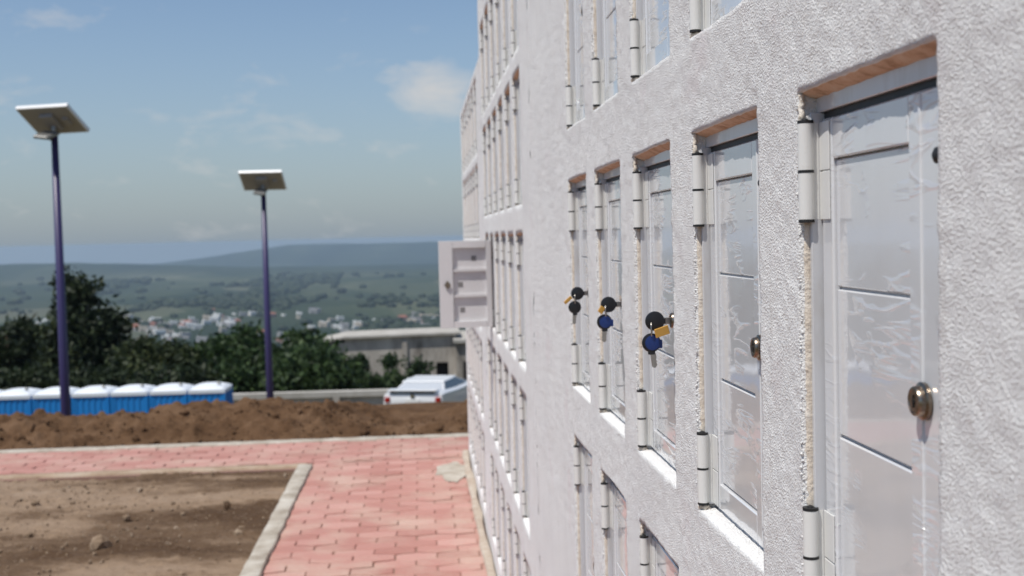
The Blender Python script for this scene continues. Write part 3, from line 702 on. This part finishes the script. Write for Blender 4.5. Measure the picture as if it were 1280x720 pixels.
# ------------------------------------------------------------------ portable toilets
def portable_toilet(label, x, y, rz):
    t = thing('portable_toilet', label, 'toilet', (x, y, gz(x, y)-.02), rz, 'row of blue portable toilets')
    b = MB(); b.box(-.54,.54,-.56,.56,.06,2.05,0,.03)
    for i in range(6):
        q = -.45 + i*.18; b.box(q-.035, q+.035, -.578, -.558, .25, 1.95, 0, .006)
        b.box(.541, .56, q-.035, q+.035, .25, 1.95, 0, .006); b.box(-.56, -.541, q-.035, q+.035, .25, 1.95, 0, .006)
    for sx in (-1,1):
        for sy in (-1,1): b.box(sx*.53-.04, sx*.53+.04, sy*.55-.04, sy*.55+.04, .05, 2.08, 0, .015)
    b.build('cabin', M['blue'], t)
    b = MB(); b.box(-.6,.6,-.62,.62,0,.058,0,.01); b.build('skid', M['greymetal'], t)
    V = []; n = 13
    for i in range(n):
        for j in range(n):
            u, v = -1+2*i/(n-1), -1+2*j/(n-1); dome = max(0, (1-abs(u)**2.4)*(1-abs(v)**3)); V.append((u*.56, v*.6, 2.09 + .12*dome**.7 + (.018 if j % 2 and abs(u) < .9 and abs(v) < .9 else 0)))
    F = grid_faces(n, n)[:, ::-1].tolist(); F = [f[::-1] for f in F]; o = len(V)
    ring = [(-1,-1),(1,-1),(1,1),(-1,1)]
    V += [(u*.56, v*.6, 1.99) for u, v in ring] + [(u*.56, v*.6, 2.089) for u, v in ring]
    for k in range(4): F.append([o+k, o+(k+1) % 4, o+4+(k+1) % 4, o+4+k])
    npmesh('roof', np.array(V), F, M['toiletwhite'], t, False)
    b = MB(); b.tube([(.3,-.2,2.1),(.3,-.2,2.27)], .05, 10); b.build('vent_pipe', M['greymetal'], t, True)
    b = MB(); b.box(-.36,.36,.562,.585,.15,1.9,0,.005); dd = b.build('door', M['blue'], t)
    b = MB(); b.box(.25,.3,.587,.61,1.0,1.12,0,.004); b.build('handle', M['greymetal'], dd)
    return t
base = None
e = Vector((at(262,36), 36)); step_ = Vector((-1.115, .03))
ords = ['rightmost portable toilet of the blue row, nearest the concrete wall', 'second blue portable toilet from the right end of the row', 'third blue portable toilet from the right end of the row', 'fourth blue portable toilet from the right, below the tall dark tree',
        'fifth blue portable toilet from the right end of the row', 'sixth blue portable toilet from the right end of the row', 'leftmost blue portable toilet still inside the frame']
for i, lb in enumerate(ords):
    q = e + step_*i; xy = (q.x, q.y, gz(q.x, q.y) + .44)
    if base is None: base = portable_toilet(lb, q.x, q.y, math.radians(-1.5)); o = base
    else: o = copy_tree(base)
    o.location = xy; o['label'] = lb; o.scale = (.95, 1, 1)

# ------------------------------------------------------------------ low concrete wall behind
t = thing('concrete_wall', 'long low grey concrete wall with pale coping behind the dirt mound', 'wall', (-6, 45, gz(-6,45)))
b = MB(); zt_ = EYE - 5.52
b.prism([(-22,44.6),(8,43.3),(8,43.55),(-22,44.85)], 2, gz(-6,46)-1.2, zt_-.2); 
for q in range(12): b.box(-20+q*2.4-.12, -20+q*2.4+.12, 44.42-q*.104-.03, 44.55-q*.104, gz(-6,46)-1, zt_-.205)
o = b.build('wall', M['concrete'], t); o.matrix_parent_inverse = Matrix.Translation(-t.location)
b = MB(); b.prism([(-22,44.48),(8,43.18),(8,43.62),(-22,44.92)], 2, zt_-.198, zt_); o = b.build('coping', M['coping'], t); o.matrix_parent_inverse = Matrix.Translation(-t.location)

# ------------------------------------------------------------------ grey flat-roofed building
xl_ = at(428,80); d = 80; x0, x1 = at(404,d), at(566,d); zb = gz(-1, d+2)-.6; zt = tz(427,d,480)
t = thing('building', 'weathered grey flat roofed building with dark doorway beyond the concrete wall', 'building', ((x0+x1)/2, d, zb)); inv = Matrix.Translation(-t.location)
def bp(mb, name, mt): o = mb.build(name, mt, t); o.matrix_parent_inverse = inv; return o
b = MB(); dl, dr, dh = at(541,d), at(556,d), tz(453,d,548)-zb
b.box(x0, dl, d, d+4.2, zb, zt); b.box(dr, x1, d+.002, d+4.2, zb, zt); b.box(dl, dr, d+.001, d+4.2, zb+dh, zt); b.prism([(xl_,zt+.002),(x1,zt+.002),(x1,zt+.375),(xl_,zt+.295)], 1, d, d+4.2); b.box(dl, dr, d+.5, d+4.2, zb, zb+dh)
b.box(at(499,d), at(505,d), d-.14, d-.001, zb, zt); b.box(x0+.02, x0+.3, d-.12, d-.001, zb, zt)
bp(b, 'wall', M['concrete'])
b = MB(); b.box(dl+.01, dr-.01, d+.44, d+.49, zb, zb+dh); bp(b, 'door', M['void'])
b = MB(); b.box(at(507,d), at(527,d), d-.03, d-.004, tz(466,d,517), tz(453,d,517)); bp(b, 'window', M['void'])
b = MB(); xl = at(428,d)
b.add([(x0-.3,d-.2,zt+.01),(xl,d-.25,zt+.30),(x1+.3,d-.25,zt+.38),(x1+.3,d+4.6,zt+.38),(xl,d+4.6,zt+.30),(x0-.3,d+4.6,zt+.01),
       (x0-.3,d-.2,zt+.14),(xl,d-.25,zt+.45),(x1+.3,d-.25,zt+.53),(x1+.3,d+4.6,zt+.53),(xl,d+4.6,zt+.45),(x0-.3,d+4.6,zt+.14)],
      [(0,5,4,1),(1,4,3,2),(6,7,10,11),(7,8,9,10),(0,1,7,6),(1,2,8,7),(2,3,9,8),(3,4,10,9),(4,5,11,10),(5,0,6,11)])
bp(b, 'roof', M['coping'])
# right wing set a little forward
b = MB(); xa, xb = at(566,d)+.02, at(566,d)+6; b.box(xa, xb, d-1.2, d+6, zb, zt-.1); b.box(xa+1.0, xa+1.15, d-1.28, d-1.201, zb, zt-.1); bp(b, 'wing', M['concrete'])
b = MB(); b.box(xa+.4, xa+.95, d-1.23, d-1.203, tz(478,d,575), tz(450,d,575)); bp(b, 'window', M['void'])
b = MB(); b.box(xa-.2, xb+.2, d-1.45, d+6.2, zt-.098, zt+.12); bp(b, 'wing_roof', M['coping'])

# ------------------------------------------------------------------ white car
def car(label, x, y, rz):
    t = thing('car', label, 'car', (x, y, gz(x, y)+.04), rz)
    # lofted body sections along +y (front), origin at the middle; (y, halfwidth, z_low, z_belt)
    sec = [(-2.06,.74,.42,.80),(-2.02,.80,.34,1.00),(-1.75,.83,.28,1.02),(-1.2,.845,.22,.99),(-.4,.85,.20,.95),(.6,.85,.20,.93),(1.2,.84,.22,.90),(1.75,.80,.28,.82),(2.02,.72,.36,.70),(2.08,.62,.42,.60)]
    V = []; F = []
    for (yy_, w, zl_, zh) in sec:
        mid = (zl_+zh)/2
        V += [(-w*.9,yy_,zl_),(-w*.98,yy_,zl_+.10),(-w,yy_,mid),(-w*.97,yy_,zh-.06),(-w*.88,yy_,zh),(0,yy_,zh+.02),(w*.88,yy_,zh),(w*.97,yy_,zh-.06),(w,yy_,mid),(w*.98,yy_,zl_+.10),(w*.9,yy_,zl_)]
    n = 11
    for i in range(len(sec)-1):
        for k in range(n): F.append((i*n+k, i*n+(k+1) % n, (i+1)*n+(k+1) % n, (i+1)*n+k))
    F.append(tuple(range(n))); F.append(tuple((len(sec)-1)*n+k for k in range(n))[::-1])
    me = npmesh('body', np.array(V), F, M['carwhite'], t, True); me.data.set_sharp_from_angle(angle=math.radians(40))
    # greenhouse
    lo = [(-.70,-1.52),(.70,-1.52),(.72,.95),(-.72,.95)]; hi = [(-.56,-.98),(.56,-.98),(.57,.25),(-.57,.25)]; zl_, zh = .95, 1.14
    b = MB(); b.add([(p[0],p[1],zl_) for p in lo]+[(p[0],p[1],zh) for p in hi], [(0,1,5,4),(1,2,6,5),(2,3,7,6),(3,0,4,7)]); b.build('cabin', M['carwhite'], t)
    b = MB(); b.box(-.585,.585,-1.02,.28,zh-.005,zh+.045,0,.02); b.build('roof', M['carwhite'], t)
    def pane(a, b_, c, d_, nrm, name, gm='glass'):
        vs = [Vector(q)+Vector(nrm)*.006 for q in (a,b_,c,d_)]; c0 = sum(vs, Vector())/4; vs = [c0+(v-c0)*.9 for v in vs]
        vs2 = [v+Vector(nrm)*.006 for v in vs]; q = MB(); q.add(vs+vs2, [(0,1,2,3),(4,5,6,7),(0,1,5,4),(1,2,6,5),(2,3,7,6),(3,0,4,7)]); q.build(name, M[gm], t)
    P3 = lambda p, z: (p[0], p[1], z)
    pane(P3(lo[0],zl_+.03), P3(lo[1],zl_+.03), P3(hi[1],zh), P3(hi[0],zh), (0,-.6,.8), 'rear_window', 'skyglass')
    pane(P3(lo[2],zl_), P3(lo[3],zl_), P3(hi[3],zh), P3(hi[2],zh), (0,.5,.85), 'windscreen')
    pane(P3(lo[1],zl_), P3(lo[2],zl_), P3(hi[2],zh), P3(hi[1],zh), (.95,0,.3), 'side_window'); pane(P3(lo[0],zl_), P3(lo[3],zl_), P3(hi[3],zh), P3(hi[0],zh), (-.95,0,.3), 'side_window')
    b = MB(); b.box(-.66,.66,-2.10,-1.80,1.05,1.085,0,.012); b.box(-.62,-.54,-2.02,-1.9,1.0,1.046); b.box(.54,.62,-2.02,-1.9,1.0,1.046); b.build('spoiler', M['carwhite'], t)
    b = MB(); b.box(-.58,.58,-2.055,-2.024,.985,1.03); b.build('lid_shadow', M['black'], t)  # black strip standing in for the shadow under the spoiler lip
    b = MB(); b.box(-.80,.80,-2.16,-2.0,.44,.62,0,.04); b.build('bumper', M['carwhite'], t)
    for sx in (-1,1):
        b = MB(); b.box(sx*.68-.07, sx*.68+.07, -2.09,-1.98,.75,.89,0,.015); b.build('tail_light', M['red'], t)
        b = MB(); b.box(sx*.88-.07, sx*.88+.07, .62,.72,.92,1.06,0,.02); b.build('mirror', M['carwhite'], t)
        b = MB(); b.box(sx*.55-.13, sx*.55+.13, 1.98,2.07,.58,.70,0,.02); b.build('headlight', M['lampglass'], t)
        for yw in (-1.28, 1.28):
            b = MB(); b.lathe([(-.10,.22),(-.10,.28),(-.08,.30),(.08,.30),(.10,.28),(.10,.22)], (sx*.765,yw,.30), (1,0,0), 24); w_ = b.build('wheel', M['tyre'], t, 'auto')
            b = MB(); b.lathe([(-.112,.06),(-.104,.2),(.104,.2),(.112,.06)], (sx*.765,yw,.30), (1,0,0), 16); b.build('rim', M['chrome'], w_, 'auto')
    b = MB(); b.box(-.19,.19,-2.085,-2.062,.70,.84,0,.004); b.build('number_plate', M['plate'], t)
    b = MB(); b.lathe([(0,.06),(.02,.055)], (0,-2.058,.91), (0,-1,0), 18); b.build('emblem', M['chrome'], t)
    return t
cxy = (at(510,31) + .57, 31 + 1.97)
car('white car seen from behind over the dirt mound, red tail lights', cxy[0], cxy[1], math.radians(-16))

# ------------------------------------------------------------------ valley town and trees
def house(kind, x, y, s, rz, big=False):
    wl = M[{'white':'housewhite','cream':'housecream','terracotta':'housepink','grey':'housegrey'}[kind]]
    lab = {'white':'tiny white house in the hazy valley town','cream':'tiny cream coloured house in the hazy valley town','terracotta':'tiny terracotta house in the hazy valley town','grey':'tiny grey house in the hazy valley town'}[kind]
    return wl, lab
def make_house(kind, hip):
    wl, lab = house(kind, 0, 0, 1, 0)
    t = thing('house', lab, 'house', (0,0,0), 0, '%s houses of the valley town' % kind)
    b = MB(); b.box(-5,5,-4,4,-4,5.5); b.box(-1.5,.2,-4.06,-4.003,0,2.4,1); b.box(1.6,3.2,-4.06,-4.003,1,2.4,1); b.build('wall', [wl, M['void']], t)
    b = MB()
    if hip: b.add([(-5.4,-4.4,5.5),(5.4,-4.4,5.5),(5.4,4.4,5.5),(-5.4,4.4,5.5),(-3,0,7.6),(3,0,7.6)], [(0,1,5,4),(1,2,5),(2,3,4,5),(3,0,4),(3,2,1,0)])
    else: b.box(-5.2,5.2,-4.2,4.2,5.502,5.9); b.box(-4.9,-2.5,-2,2,5.902,7.4)
    b.build('roof', M['roofred'] if hip else (M['rooflight'] if kind == 'white' else wl), t)
    return t
hp = {k: make_house(k, k in ('terracotta',)) for k in ('white','cream','terracotta','grey')}
used = set(); R = random.Random(12)
clusters = [(182,405,30,10,20),(238,406,24,9,18),(285,403,18,6,12),(205,422,50,9,12),(372,430,18,8,12),(430,407,34,7,14),(525,402,26,6,18),(120,402,34,8,8),(340,425,50,10,12),(60,405,40,8,8),(300,392,120,5,14)]
n_h = 0
for (cx_, cy_, sx, sy, n) in clusters:
    for i in range(n):
        px, py = R.gauss(cx_, sx*.55), min(438, max(384, R.gauss(cy_, sy*.7)))
        k = R.choices(['white','cream','terracotta','grey'], [.42,.24,.16,.18])[0]
        lvl = (py - 296.6 - .024*(525-px))/1500; dd = 1300
        while dd < 3600 and EYE - lvl*dd > gz(at(px,dd), dd) + 1: dd += 12
        x = at(px, dd)
        o = hp[k] if k not in used else copy_tree(hp[k]); used.add(k)
        s = R.uniform(.6,1.4); o.location = (x, dd, gz(x, dd)); o.scale = (s*1.2, s, s); o.rotation_euler = (0,0,R.uniform(-.7,.7)); n_h += 1
dd = 1650; x = at(180, dd)
t = thing('warehouse', 'bright white warehouse standing out left in the valley town', 'warehouse', (x, dd, gz(x, dd)))
b = MB(); b.box(-8,8,-6,6,-4,7); b.build('wall', M['housewhite'], t)
b = MB(); b.add([(-8.4,-6.4,7.01),(8.4,-6.4,7.01),(8.4,6.4,7.01),(-8.4,6.4,7.01),(-8.4,0,10),(8.4,0,10)], [(0,1,5,4),(2,3,4,5),(0,4,3),(1,2,5),(3,2,1,0)]); b.build('roof', M['rooflight'], t)
# distant woods as one mass of tree clumps
R = np.random.default_rng(31)
y = 650*np.exp(R.random(60000)*math.log(5000/650)); u = R.uniform(-.75, .22, 60000); x = u*y
q = fbm(x*.0016, y*.00055, 5.5, 4); keep = (q > -.03) | (R.random(60000) < .05); keep &= R.random(60000) < np.clip(.3 + (q-.0)*4, .25, 1)
x, y = x[keep][:13000], y[keep][:13000]; n = len(x); r = R.uniform(3.5,9,n)*np.where(y < 2600, 1, 1.5)*np.where(y < 1400, .7, 1); z = terrain(x, y); m_ = 7
ang = 2*np.pi*np.arange(m_)/m_; rings = []
for rr, zz in ((.55,0),(1.,.5),(.62,1.05)):
    k = R.uniform(.75,1.3,(n,m_)); rings.append(np.stack([x[:,None]+np.cos(ang)*r[:,None]*rr*k*1.3, y[:,None]+np.sin(ang)*r[:,None]*rr*k, z[:,None]-.6+r[:,None]*zz*R.uniform(.8,1.2,(n,m_))], -1))
V = np.concatenate(rings + [np.stack([x, y, z+r*1.2], -1)[:,None]], 1); pv_ = 3*m_+1
T = np.repeat(np.clip(R.normal(.5,.22,n),0,1), pv_); o_ = (np.arange(n)*pv_)[:,None]
F = []
for l in range(2):
    for k in range(m_): F.append(o_ + np.array([l*m_+k, l*m_+(k+1) % m_, (l+1)*m_+(k+1) % m_, (l+1)*m_+k]))
tri = [o_ + np.array([2*m_+k, 2*m_+(k+1) % m_, 3*m_]) for k in range(m_)]
V = V.reshape(-1,3).tolist(); F = np.concatenate(F).tolist() + np.concatenate(tri).tolist()
tag(npmesh('valley_woods', V, F, foliage('valley_foliage', (.018,.03,.016), (.028,.045,.022), (.045,.065,.03)), None, True, None, T), kind='stuff')

# ------------------------------------------------------------------ haze
b = MB(); b.box(-26000, 26000, -420, 14800, -330, 5.2)
hz = bpy.data.materials.new('haze_air'); hz.use_nodes = True; nt = hz.node_tree; nt.nodes.clear()
pv = nt.nodes.new('ShaderNodeVolumePrincipled'); pv.inputs['Color'].default_value = (.60,.75,.92,1); pv.inputs['Density'].default_value = 0.9e-4; pv.inputs['Anisotropy'].default_value = .2
nt.links.new(pv.outputs[0], nt.nodes.new('ShaderNodeOutputMaterial').inputs['Volume'])
tag(b.build('haze', hz), kind='stuff')

# ------------------------------------------------------------------ sky, sun
sun_dir = Vector((-.37, -.26, .89)).normalized()
el = math.asin(sun_dir.z); az = math.atan2(sun_dir.x, sun_dir.y)
w = bpy.data.worlds.new('World'); S.world = w; w.use_nodes = True; nt = w.node_tree; bg = nt.nodes['Background']
class W(N):
    def __init__(s): s.nt = nt; s.b = bg
g = W()
sky = g.n('ShaderNodeTexSky', sky_type='NISHITA', sun_disc=False, sun_elevation=el, sun_rotation=az, altitude=1500, air_density=1.1, dust_density=.6, ozone_density=2.0)
gen = g.n('ShaderNodeTexCoord').outputs['Generated']; sep = g.n('ShaderNodeSeparateXYZ'); g.set(sep, 0, gen)
# thin summer clouds low over the valley: real sky directions, soft noise
uu_ = g.math('DIVIDE', sep.outputs[0], g.math('MAXIMUM', sep.outputs[1], .05)); vv_ = g.math('DIVIDE', sep.outputs[2], g.math('MAXIMUM', sep.outputs[1], .05))
cv = g.n('ShaderNodeCombineXYZ'); g.set(cv, 0, uu_); g.set(cv, 1, g.math('MULTIPLY', vv_, 2.1))
nz_ = g.noise(cv.outputs[0], 13, 7, .62, .3)
def blob(u, v, ru, rv_, amp):
    a = g.math('POWER', g.math('DIVIDE', g.math('SUBTRACT', uu_, u), ru), 2.0); b2 = g.math('POWER', g.math('DIVIDE', g.math('SUBTRACT', vv_, v), rv_), 2.0)
    e_ = g.math('POWER', 2.718, g.math('MULTIPLY', g.math('ADD', a, b2), -1.0)); return g.math('MULTIPLY', e_, amp)
tot = None
for bl in ((.018,.122,.040,.022,.60), (-.17,.102,.055,.010,.27), (-.13,.083,.06,.010,.24), (-.02,.077,.05,.012,.13), (-.29,.19,.03,.018,.3), (-.62,.13,.12,.03,.4), (-.9,.22,.2,.05,.4), (.2,.2,.1,.04,.3)):
    q = blob(*bl); tot = q if tot is None else g.math('ADD', tot, q)
fac = g.fr(g.math('ADD', g.math('MULTIPLY', g.math('SUBTRACT', nz_, .5), 1.5), tot), .12, .62, 0, .8)
front = g.fr(sep.outputs[1], .05, .15)
veil = g.math('POWER', g.fr(sep.outputs[2], 0, .30, 1, 0), 2.2)
base_sky = g.mix(g.math('MULTIPLY', veil, .95), sky.outputs[0], (2.42,2.98,3.55))
g.set(bg, 'Color', g.mix(g.math('MULTIPLY', fac, front), base_sky, (6.0,5.9,5.8)))
bg.inputs['Strength'].default_value = .1
ld = bpy.data.lights.new('sun', 'SUN'); ld.energy = 4.2; ld.angle = math.radians(.53); ld.color = (1,.955,.89)
sun = bpy.data.objects.new('sun', ld); COL.objects.link(sun); sun.rotation_euler = sun_dir.to_track_quat('Z','Y').to_euler(); sun.location = (-3, 4, 20)

S.render.engine = 'CYCLES'; c = S.cycles
c.use_denoising = True; c.max_bounces = 7; c.diffuse_bounces = 4; c.glossy_bounces = 4; c.transmission_bounces = 4; c.volume_bounces = 1; c.transparent_max_bounces = 8
c.caustics_reflective = False; c.caustics_refractive = False; c.sample_clamp_indirect = 8
vs = S.view_settings; S.display_settings.display_device = 'sRGB'; vs.view_transform = 'Standard'; vs.look = 'None'; vs.exposure = 0.08; vs.gamma = 1; vs.use_curve_mapping = False
